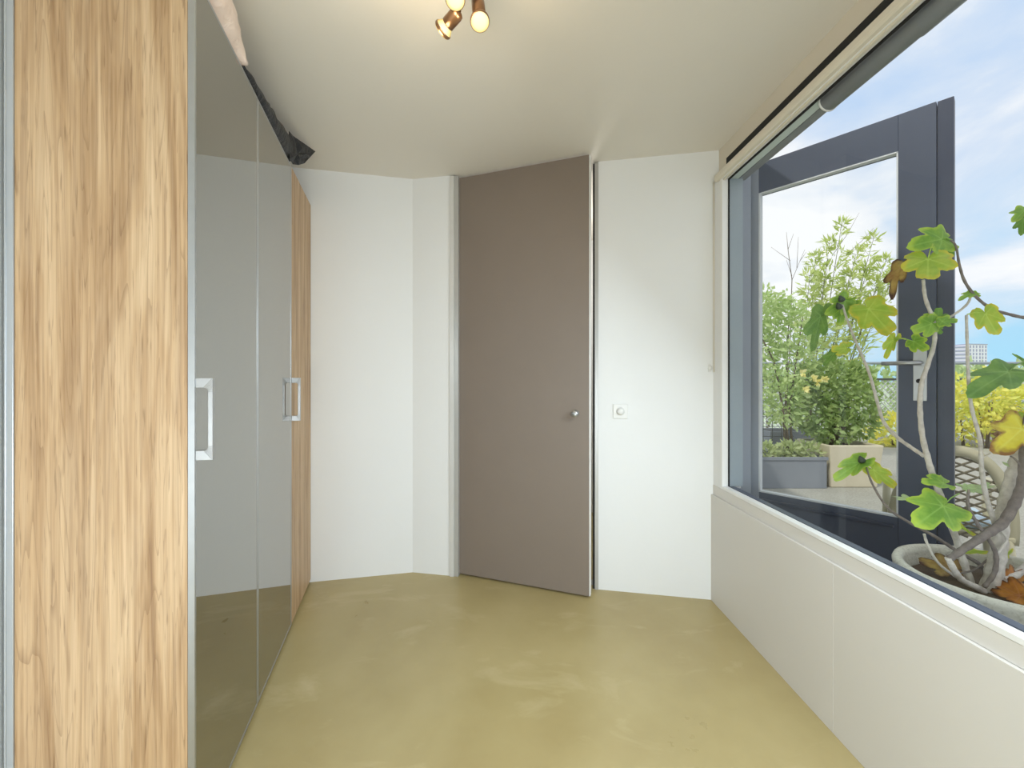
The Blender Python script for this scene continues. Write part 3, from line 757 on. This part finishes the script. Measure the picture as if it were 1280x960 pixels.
for x, y, Y in ((1050, 374, 1.78), (1047, 383, 1.78), (1075, 575, 1.66)):
    c = P(x, y, Y)
    obj('fig', MB().lathe(c + Vector((0, 0, .012)), (.5, 0, -1), [(-.004, .002), (.0, .005), (.008, .010), (.016, .013), (.022, .011), (.026, .004)], 16), M['fig'], tree)
# fallen leaves on the soil
for i, (x, y, mt, rz_, lab) in enumerate(((1262, 732, 'lf_orange', .4, 'dry orange leaf lying on the soil right of the fig trunk'), (1192, 716, 'lf_brown', 2.6, 'withered tan leaf lying on the soil at the left of the pot'), (1275, 748, 'lf_orange', 1.4, 'rusty dry leaf lying on the soil at the right frame edge'))):
    Y = F * (CH - (RZ - .035)) / (y - CY); c = P(x, y, Y); c.z = RZ - .034
    m = MB(); dirv = Vector((math.cos(rz_), math.sin(rz_), 0)) * .09
    leaf_mesh(m, c, c + dirv + Vector((0, 0, .004)), .6, 20, -.1, .25, seed=40 + i)
    mz = min(v_.z for v_ in m.v)
    for v_ in m.v: v_.z += RZ - .045 - mz
    tag(obj('fallen_leaf', m, M[mt]), lab, 'leaf', 'fallen leaves in the concrete pot')

# ------------------------------------------------------------------ terrace chair
chf = Vector((.6, .8, 0)).normalized(); chw = Vector((chf.y, -chf.x, 0))
CB = Vector((2.50, 2.40, TZ))
chair = thing('garden_chair', 'low beige resin garden chair with round lattice back behind the terrace door', 'chair', CB)
def CP(a, f_, z): return CB + chw * a + chf * f_ + Vector((0, 0, z))
def backpt(a, z):           # reclined, slightly curved back surface
    return CP(a, -.16 * (z - .22) / .53 + .9 * a * a * .6, z)
hw = .265; z0b, z1b = .22, .755
arch = []
for i in range(41):
    a = math.pi * i / 40
    c, s_ = math.cos(a), math.sin(a)
    arch.append((hw * math.copysign(abs(c) ** .95, c), z0b + (z1b - z0b) * abs(s_) ** .95))
fmb = MB(); ring = []
for (a, z_) in arch:
    sc_ = 1 - .055 / hw
    ai, zi = a * sc_, z0b + (z_ - z0b) * (1 - .055 / (z1b - z0b))
    ring += [backpt(a, z_) - chf * .012, backpt(ai, zi) - chf * .012, backpt(ai, zi) + chf * .014, backpt(a, z_) + chf * .014]
fs = []
for i in range(40):
    for k in range(4):
        k2 = (k + 1) % 4
        fs.append((i * 4 + k, i * 4 + k2, (i + 1) * 4 + k2, (i + 1) * 4 + k))
fs += [(3, 2, 1, 0), (160, 161, 162, 163)]
fmb.add(ring, fs, True)
obj('back_frame', fmb, M['chair'], chair)
lat = MB()
def inside(a, z_):
    if z_ < z0b + .01: return False
    s_ = (z_ - z0b) / (z1b - z0b - .03)
    if s_ >= 1: return False
    return abs(a) < (hw - .03) * (1 - s_ ** 2.1) ** .475
for sgn, slope, step in ((1, .62, .052), (-1, .38, .040)):
    for j in range(-16, 40):
        c0 = z0b + j * step; seg = []
        for i in range(61):
            a = -hw + 2 * hw * i / 60; z_ = c0 + sgn * slope * a
            if inside(a, z_): seg.append(backpt(a, z_))
            elif len(seg) > 1: lat.tube(seg, .0055, 5, cap=False); seg = []
            else: seg = []
        if len(seg) > 1: lat.tube(seg, .0055, 5, cap=False)
obj('back_lattice', lat, M['lattice'], chair)
obj('seat', MB().prism([CP(-.25, .0, 0).to_tuple()[:2], CP(.25, .0, 0).to_tuple()[:2], CP(.23, .46, 0).to_tuple()[:2], CP(-.23, .46, 0).to_tuple()[:2]], TZ + .235, TZ + .265), M['chair'], chair, bevel=.01, bseg=3)
for sa in (-1, 1):
    obj('leg', MB().tube([CP(.22 * sa, .02, .24), CP(.24 * sa, -.06, 0)], [.024, .018], 10), M['chair'], chair)
    obj('leg', MB().tube([CP(.23 * sa, .43, .48), CP(.23 * sa, .42, .24), CP(.24 * sa, .45, 0)], [.02, .024, .018], 10), M['chair'], chair)
    obj('armrest', MB().obox(CP(.235 * sa - .025, .0, .475), chw * .05, chf * .48, (0, 0, .026)), M['chair'], chair, bevel=.009, bseg=3)
cs = MB(); cs.obox(CP(-.19, .06, .2675), chw * .38, chf * .36, (0, 0, .05))
tag(obj('seat_cushion', cs, M['cushion'], bevel=.022, bseg=4), 'pale blue mottled cushion lying on the garden chair seat', 'cushion')

# ------------------------------------------------------------------ planters and plants
def quad_leaf(mb, c, d, ln, wd, rnd):
    d = d.normalized(); up = Vector((rnd.uniform(-1, 1), rnd.uniform(-1, 1), rnd.uniform(-.2, 1)))
    sx = d.cross(up)
    if sx.length < 1e-3: sx = Vector((1, 0, 0))
    sx.normalize(); nn = sx.cross(d)
    mb.add([c, c + d * ln * .45 + sx * wd * .5 + nn * wd * .08, c + d * ln, c + d * ln * .45 - sx * wd * .5 + nn * wd * .08], [(0, 1, 2, 3)], False)
def rdir(rnd, up=.0):
    v_ = Vector((rnd.gauss(0, 1), rnd.gauss(0, 1), rnd.gauss(0, 1) + up)); return v_.normalized()
def cloud(mb, cen, rad, n, ln, wd, rnd, up=0, shell=.55):
    for _ in range(n):
        d = rdir(rnd); f = rnd.uniform(shell, 1) ** .6
        d2_ = Vector((d.x * rad[0], d.y * rad[1], d.z * rad[2])) * f
        bump = 1 + .25 * noise.noise((Vector(cen) + d) * 3)
        quad_leaf(mb, Vector(cen) + d2_ * bump, (d + rdir(rnd) * .9 + Vector((0, 0, up))), ln * rnd.uniform(.6, 1.3), wd * rnd.uniform(.7, 1.2), rnd)
# zinc trough
PT = thing('trough_planter', 'long grey zinc trough planter under the wire trellis', 'planter', (2.80, 4.45, TZ))
def openbox(mb, cx, cy, wx, wy, h, th, taper=1.0, z0=TZ):
    o0 = [(cx - wx * taper, cy - wy * taper), (cx + wx * taper, cy - wy * taper), (cx + wx * taper, cy + wy * taper), (cx - wx * taper, cy + wy * taper)]
    o1 = [(cx - wx, cy - wy), (cx + wx, cy - wy), (cx + wx, cy + wy), (cx - wx, cy + wy)]
    i1 = [(cx - wx + th, cy - wy + th), (cx + wx - th, cy - wy + th), (cx + wx - th, cy + wy - th), (cx - wx + th, cy + wy - th)]
    vs = [(x, y, z0) for x, y in o0] + [(x, y, z0 + h) for x, y in o1] + [(x, y, z0 + h) for x, y in i1] + [(x, y, z0 + h - .06) for x, y in i1]
    fs = [(3, 2, 1, 0)] + [(i, (i + 1) % 4, (i + 1) % 4 + 4, i + 4) for i in range(4)] + [(i + 4, (i + 1) % 4 + 4, (i + 1) % 4 + 8, i + 8) for i in range(4)] + [(i + 8, (i + 1) % 4 + 8, (i + 1) % 4 + 12, i + 12) for i in range(4)] + [(12, 13, 14, 15)]
    mb.add(vs, fs); return mb
obj('trough', openbox(MB(), 2.78, 4.47, .44, .19, .315, .012), M['zinc'], PT, bevel=.004)
obj('rim', MB().box(2.33, 3.23, 4.270, 4.285, TZ + .285, TZ + .318), M['zinc'], PT, bevel=.003)
obj('soil', MB().box(2.36, 3.20, 4.30, 4.64, TZ + .22, TZ + .275), M['soil'], PT)
BP = thing('square_planter', 'square tapered beige planter right of the grey trough', 'planter', (3.52, 4.52, TZ))
obj('tub', openbox(MB(), 3.525, 4.53, .275, .25, .435, .03, .86), M['beige'], BP, bevel=.012)
obj('soil', MB().box(3.29, 3.76, 4.32, 4.74, TZ + .33, TZ + .385), M['soil'], BP)
rnd = random.Random(3)
# bush in the beige planter
bs = thing('leafy_bush', 'dense round green bush growing in the beige planter', 'bush', (3.52, 4.53, TZ + .385))
fm_ = MB()
for c, r_, n in (((3.36, 4.6, .95), (.30, .26, .30), 950), ((3.62, 4.55, 1.08), (.30, .28, .34), 1050), ((3.50, 4.65, 1.22), (.34, .28, .26), 900), ((3.78, 4.62, .84), (.20, .2, .26), 360), ((3.42, 4.45, .74), (.22, .16, .17), 300)):
    cloud(fm_, c, r_, n, .068, .040, rnd)
obj('foliage', fm_, M['fo_bush'], bs)
sm_ = MB()
for k in range(7): sm_.tube([(3.5 + .03 * k - .1, 4.53, TZ + .37), (3.5 + rnd.uniform(-.2, .2), 4.55 + rnd.uniform(-.1, .1), .85), (3.5 + rnd.uniform(-.3, .3), 4.6, 1.15)], [.012, .009, .004], 6)
obj('stem', sm_, M['stemb'], bs)
# trellis
tl_ = thing('wire_trellis', 'dark square wire trellis standing behind the grey trough', 'trellis', (2.75, 4.68, TZ))
wm = MB()
for k in range(8): wm.tube([(2.42 + k * .10, 4.685, TZ), (2.42 + k * .10, 4.685, TZ + 1.15)], .0035, 6)
obj('upright_wires', wm, M['wire'], tl_)
wm = MB()
for k in range(9): wm.tube([(2.38, 4.692, TZ + .25 + k * .11), (3.16, 4.692, TZ + .25 + k * .11)], .0035, 6)
obj('cross_wires', wm, M['wire'], tl_)
# climber
cl = thing('climbing_shrub', 'loose pale green climber rising over the wire trellis', 'shrub', (2.8, 4.5, TZ + .275))
fm_ = MB()
for c, r_, n in (((2.72, 4.60, 1.98), (.40, .24, .28), 850), ((3.02, 4.62, 1.82), (.38, .24, .36), 800), ((2.70, 4.58, 1.58), (.30, .2, .30), 300), ((3.05, 4.56, 1.40), (.32, .2, .34), 520), ((2.95, 4.5, 1.02), (.24, .16, .32), 520), ((2.66, 4.55, 1.12), (.26, .14, .30), 130)):
    cloud(fm_, c, r_, n, .065, .034, rnd, shell=.25)
obj('foliage', fm_, M['fo_climb'], cl)
sm_ = MB()
for (x0, xa, xb) in ((2.95, 2.86, 2.62), (2.98, 3.0, 3.05), (3.02, 3.1, 3.2), (2.7, 2.62, 2.6)):
    sm_.tube([(x0, 4.5, TZ + .26), (x0 - .02, 4.52, .95), (xa, 4.56, 1.45), (xb, 4.6, 1.95)], [.014, .011, .009, .004], 6)
obj('stem', sm_, M['stemb'], cl)
# yellow blossoms on the climber
fl_ = MB()
for (x, y) in ((1003, 466), (1016, 473), (1022, 478), (1029, 474), (1006, 487)):
    c = P(x, y, 4.36)
    for k in range(9):
        quad_leaf(fl_, c, Vector((rnd.uniform(-1, 1), -.5, rnd.uniform(-1, 1))), .055, .04, rnd)
obj('blossom', fl_, M['petal'], cl)
# low plants in trough
for i, (x, lab) in enumerate(((2.46, 'low grey green plant in the trough, at its left end'), (2.68, 'low grey green plant in the trough, left of its middle'), (2.92, 'low grey green plant in the trough, right of its middle'), (3.12, 'low plant spilling over the right end of the grey trough'))):
    fm_ = MB(); cloud(fm_, (x, 4.42, TZ + .36), (.12, .11, .09), 260, .055, .026, rnd, up=.4, shell=.1)
    for v_ in fm_.v: v_.z = max(v_.z, TZ + .262)
    tag(obj('low_plant', fm_, M['fo_low']), lab, 'plant', 'low plants in the grey trough')
# bamboo behind
bp_ = thing('bamboo_pot', 'grey pot behind the planters holding the bamboo', 'pot', (3.75, 5.45, TZ))
obj('tub', openbox(MB(), 3.75, 5.45, .5, .2, .45, .02), M['zinc'], bp_, bevel=.006)
obj('soil', MB().box(3.29, 4.21, 5.29, 5.61, TZ + .3, TZ + .40), M['soil'], bp_)
ba = thing('bamboo', 'tall airy bamboo with narrow pale leaves behind the planters', 'bamboo', (3.75, 5.45, TZ + .40))
fm_ = MB(); sm_ = MB()
tops = [(1052, 282), (1092, 298), (1020, 322), (1070, 318), (1108, 325), (1037, 305), (1012, 345), (1085, 335), (1062, 345), (1100, 352), (1118, 345), (1030, 350)]
for i, (x, y) in enumerate(tops):
    Y = 5.3 + .3 * rnd.random(); top = P(x, y, Y)
    bx = 3.75 + (top.x - 3.75) * .35; bx = max(3.32, min(4.18, bx))
    b0 = Vector((bx, 5.45, TZ + .39)); mid = b0.lerp(top, .55) + Vector((-.03, 0, .1))
    pts_, rr_ = [], []
    for k in range(13):
        f = k / 12; p_ = b0 * (1 - f) ** 2 + mid * 2 * f * (1 - f) + top * f * f
        pts_.append(p_); rr_.append(.008 * (1 - f) + .0018)
    sm_.tube(pts_, rr_, 6)
    for k in range(4, 13):
        for _ in range(10):
            p_ = pts_[k].lerp(pts_[min(k + 1, 12)], rnd.random())
            d = Vector((rnd.uniform(-1, 1), rnd.uniform(-.7, .7), rnd.uniform(.0, 1.0))).normalized()
            tw = p_ + d * rnd.uniform(.08, .22) * (1.25 - k / 14)
            if rnd.random() < .4: sm_.tube([p_, tw], [.002, .001], 4, cap=False)
            for _ in range(3):
                quad_leaf(fm_, tw.lerp(p_, rnd.random() * .5), d + rdir(rnd) * .7, rnd.uniform(.06, .13), .021, rnd)
obj('cane', sm_, M['stemg'], ba); obj('foliage', fm_, M['fo_bamboo'], ba)
# bare twiggy shrub
tw = thing('bare_sapling', 'leafless thin sapling rising above the climber', 'sapling', (3.58, 5.45, TZ + .40))
sm_ = MB()
root = Vector((3.55, 5.45, TZ + .39)); cr_ = P(990, 350, 5.35)
sm_.tube([root, root.lerp(cr_, .5) + Vector((.02, 0, .05)), cr_, P(985, 312, 5.35), P(983, 290, 5.35)], [.010, .007, .0045, .003, .0015], 6)
for a, b_ in (((988, 326), (964, 309)), ((990, 350), (1006, 312)), ((996, 335), (998, 296)), ((985, 312), (992, 292)), ((990, 345), (983, 325)), ((1000, 326), (1008, 315))):
    sm_.tube([P(*a, 5.35), P(*b_, 5.33)], [.003, .0014], 5)
for (a, b_) in (((1040, 320), (1074, 266)), ((1058, 318), (1092, 285))):
    sm_.tube([P(*a, 5.5), P((a[0] + b_[0]) / 2 + 2, (a[1] + b_[1]) / 2, 5.5), P(*b_, 5.5)], [.003, .0025, .0012], 5)
obj('twig', sm_, M['stemb'], tw)

# railing along the terrace edge
ra = thing('railing', 'thin grey metal railing with wire mesh along the terrace edge', 'railing', (7, 7.7, TZ))
ry = 7.7; rzt = CH + 18 * ry / F
obj('top_rail', MB().tube([(1.6, ry, rzt), (11.8, ry, rzt)], .026, 10), M['railm'], ra)
obj('lower_rail', MB().box(1.6, 11.8, ry - .015, ry + .015, CH - .05, CH - .01), M['wire'], ra)
for k in range(6):
    x = 1.9 + k * 1.94
    obj('post', MB().box(x - .02, x + .02, ry - .02, ry + .02, TZ, rzt), M['railm'], ra)
wm = MB(); hgt = CH - .05 - TZ - .05
for k in range(-10, 104):
    for sg in (1, -1):
        xa = 1.7 + k * .10; xb = xa + sg * hgt
        za, zb_ = TZ + .05, TZ + .05 + hgt
        if min(xa, xb) < 1.6 or max(xa, xb) > 11.8: continue
        wm.tube([(xa, ry + .004 * sg, za), (xb, ry + .004 * sg, zb_)], .009, 4, cap=False)
obj('wire_mesh', wm, M['galv'], ra)
# yellow shrubs along the railing
for i, (x, y, s, mt, lab, cat_) in enumerate(((1202, 512, .62, 'fo_yellow', 'yellow green shrub by the railing just right of the terrace door', 'shrub'),
                          (1232, 502, .50, 'fo_yellow', 'round yellow shrub by the railing left of the pink dry shrub', 'shrub'),
                          (1248, 528, .34, 'fo_red', 'dry pinkish low shrub in front of the railing', 'shrub'),
                          (1276, 508, .30, 'fo_yellow', 'small yellow shrub by the railing at the right edge', 'shrub'),
                          (1118, 545, .50, 'fo_yellow', 'yellow shrub by the railing seen left of the door stile', 'shrub'))):
    Y = 7.0 - .3 * (i % 2); c = P(x, y, Y); 
    e = thing('yellow_shrub' if mt == 'fo_yellow' else 'dry_shrub', lab, cat_, (c.x, c.y, TZ))
    fm_ = MB(); hz = (c.z - TZ) 
    cloud(fm_, c, (s * .8, s * .6, min(s, hz + .25)), int(1300 * s), .10, .055, rnd, shell=.2)
    for v_ in fm_.v: v_.z = max(v_.z, TZ + .01)
    obj('foliage', fm_, M[mt], e)
    sm_ = MB()
    for k in range(4): sm_.tube([(c.x + rnd.uniform(-.05, .05), c.y, TZ), (c.x + rnd.uniform(-.2, .2) * s, c.y + rnd.uniform(-.1, .1), c.z)], [.014, .006], 6)
    obj('stem', sm_, M['stemb'], e)

# far building
Yf = 300.0
bl = thing('apartment_block', 'pale flat-roofed apartment block far away on the skyline', 'building', (P(1216, 450, Yf).x, Yf, -10))
xa, xm, xb = P(1193.5, 0, Yf).x, P(1211, 0, Yf).x, P(1240, 0, Yf).x
zt = P(0, 430.5, Yf).z
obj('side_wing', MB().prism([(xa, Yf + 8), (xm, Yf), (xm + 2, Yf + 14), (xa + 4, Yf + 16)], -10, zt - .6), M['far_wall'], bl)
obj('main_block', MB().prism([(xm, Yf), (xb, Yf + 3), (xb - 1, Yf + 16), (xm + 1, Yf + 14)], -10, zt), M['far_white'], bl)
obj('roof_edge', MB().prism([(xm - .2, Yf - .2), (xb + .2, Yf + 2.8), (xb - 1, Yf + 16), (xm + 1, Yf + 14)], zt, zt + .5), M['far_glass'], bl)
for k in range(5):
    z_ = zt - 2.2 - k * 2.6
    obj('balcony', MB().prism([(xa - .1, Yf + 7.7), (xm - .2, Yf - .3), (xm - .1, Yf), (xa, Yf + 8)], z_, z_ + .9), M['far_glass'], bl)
for c in range(6):
    for k in range(5):
        fx = (c + .5) / 6; xx = xm + (xb - xm) * fx; yy = Yf + 3 * fx - .12; z_ = zt - 2.5 - k * 2.6
        hw_ = .9 if c in (3,) else .6
        obj('window', MB().obox((xx - hw_, yy, z_), (hw_ * 2, hw_ * .2, 0), (0, .15, 0), (0, 0, 1.9)), M['far_glass'], bl)
# distant trees
trees = [(1196, 464, 92), (1222, 462, 64), (1250, 465, 80), (1275, 461, 46), (1300, 463, 62), (960, 466, 76), (1000, 463, 62), (1045, 466, 80), (1090, 462, 66), (1135, 465, 68), (1170, 464, 64)]
names = ['first hazy tree right of the terrace door, below the far block', 'hazy tree below the right half of the far block', 'hazy tree right of the far block', 'hazy tree at the right edge of the view', 'hazy tree beyond the right frame edge',
         'hazy tree behind the climber, leftmost of the far row', 'hazy tree behind the climber and the bamboo', 'hazy tree behind the bamboo, left part', 'hazy tree behind the bamboo, right part', 'hazy tree behind the lock side of the terrace door', 'hazy tree hidden mostly by the terrace door stile']
for (x, y, Y), lab in zip(trees, names):
    top = P(x, y - 5, Y)
    if x > 1290 or x in (1135, 1170): continue
    e = thing('distant_tree', lab, 'tree', (top.x, Y, -10), group='hazy trees beyond the railing')
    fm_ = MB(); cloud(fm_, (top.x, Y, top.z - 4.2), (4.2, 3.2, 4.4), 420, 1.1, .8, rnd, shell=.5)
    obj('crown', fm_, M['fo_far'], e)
    obj('trunk', MB().tube([(top.x, Y, -10), (top.x, Y, top.z - 5)], [.35, .2], 8), M['stemb'], e)

# ------------------------------------------------------------------ light
wd = bpy.data.worlds.new('sky'); SC.world = wd; wd.use_nodes = True
nt = wd.node_tree; nt.nodes.clear()
def wn(t_, **k):
    n_ = nt.nodes.new(t_)
    for a, v_ in k.items(): setattr(n_, a, v_)
    return n_
tc = wn('ShaderNodeTexCoord'); sep = wn('ShaderNodeSeparateXYZ'); nt.links.new(tc.outputs['Generated'], sep.inputs[0])
mp = wn('ShaderNodeMapping'); mp.inputs['Scale'].default_value = (1.0, 1.0, 1.9); mp.inputs['Location'].default_value = (.35, .1, .2)
nt.links.new(tc.outputs['Generated'], mp.inputs['Vector'])
cn = wn('ShaderNodeTexNoise'); cn.inputs['Scale'].default_value = 2.6; cn.inputs['Detail'].default_value = 7; cn.inputs['Roughness'].default_value = .52; cn.inputs['Distortion'].default_value = .4
nt.links.new(mp.outputs[0], cn.inputs['Vector'])
cr = wn('ShaderNodeValToRGB'); e = cr.color_ramp.elements
e[0].position = .32; e[0].color = (0, 0, 0, 1); e[1].position = .50; e[1].color = (1, 1, 1, 1)
nt.links.new(cn.outputs['Fac'], cr.inputs['Fac'])
gr = wn('ShaderNodeValToRGB'); e = gr.color_ramp.elements
e[0].position = 0; e[0].color = srgb(172, 228, 255); e[1].position = .35; e[1].color = srgb(196, 220, 250)
nt.links.new(sep.outputs['Z'], gr.inputs['Fac'])
cl_ = wn('ShaderNodeValToRGB'); e = cl_.color_ramp.elements
e[0].position = .42; e[0].color = srgb(232, 240, 252); e[1].position = .56; e[1].color = (1.05, 1.05, 1.06, 1)
nt.links.new(cn.outputs['Fac'], cl_.inputs['Fac'])
mxw = wn('ShaderNodeMix', data_type='RGBA'); nt.links.new(cr.outputs[0], mxw.inputs['Factor']); nt.links.new(gr.outputs[0], mxw.inputs['A']); nt.links.new(cl_.outputs[0], mxw.inputs['B'])
bg = wn('ShaderNodeBackground'); bg.inputs['Strength'].default_value = 1.0; nt.links.new(mxw.outputs['Result'], bg.inputs['Color'])
wo = wn('ShaderNodeOutputWorld'); nt.links.new(bg.outputs[0], wo.inputs['Surface'])

def light(name, typ, loc, energy, color=(1, 1, 1), **k):
    ld = bpy.data.lights.new(name, typ); ld.energy = energy; ld.color = color
    for a, v_ in k.items(): setattr(ld, a, v_)
    o = bpy.data.objects.new(name, ld); COL.objects.link(o); o.location = loc
    return o
def aim(o, d): o.rotation_euler = Vector(d).to_track_quat('-Z', 'Y').to_euler()
s = light('sun', 'SUN', (3, -3, 8), 1.9, (1, .95, .86), angle=.03); aim(s, (.46, .42, -.78))
a = light('fill_behind_camera', 'AREA', (-.25, -1.15, .72), 37.5, (.84, .935, 1.0), shape='RECTANGLE', size=1.1, size_y=.8); aim(a, (.10, 1, -.44))  # added soft fill behind the camera, not a fixture of the room
a = light('window_fill', 'AREA', (.84, .60, 1.55), 34, (.80, .92, 1.0), shape='RECTANGLE', size=1.9, size_y=.7); aim(a, (-1, .12, -.85))  # added area light inside the window to boost the sky light
light('hall_fill', 'POINT', (.5, 3.3, 2.1), 12, (1, .95, .88), shadow_soft_size=.15)  # unseen light added to brighten the hall behind the slit
for p_ in (f1 + Vector((-.03, -.01, -.05)), f3 + Vector((0, -.05, -.05)), f2 + Vector((0, -.05, -.04))):
    light('bulb_glow', 'POINT', p_, 1.4, (1, .78, .50), shadow_soft_size=.03)

# ------------------------------------------------------------------ camera
cd = bpy.data.cameras.new('camera'); co = bpy.data.objects.new('camera', cd); COL.objects.link(co)
co.location = (0, 0, CH); co.rotation_euler = (math.pi / 2, 0, 0)
cd.sensor_fit = 'HORIZONTAL'; cd.sensor_width = 36; cd.lens = 36 * F / 1280
cd.shift_x = (640 - CX) / 1280; cd.shift_y = -(480 - CY) / 1280
cd.clip_start = .02; cd.clip_end = 3000
SC.camera = co
SC.view_settings.view_transform = 'Standard'; SC.view_settings.look = 'None'
SC.view_settings.exposure = 0; SC.view_settings.gamma = 1
SC.cycles.use_denoising = True
SC.cycles.max_bounces = 14; SC.cycles.diffuse_bounces = 8; SC.cycles.glossy_bounces = 6; SC.cycles.transparent_max_bounces = 24
SC.cycles.sample_clamp_indirect = 6
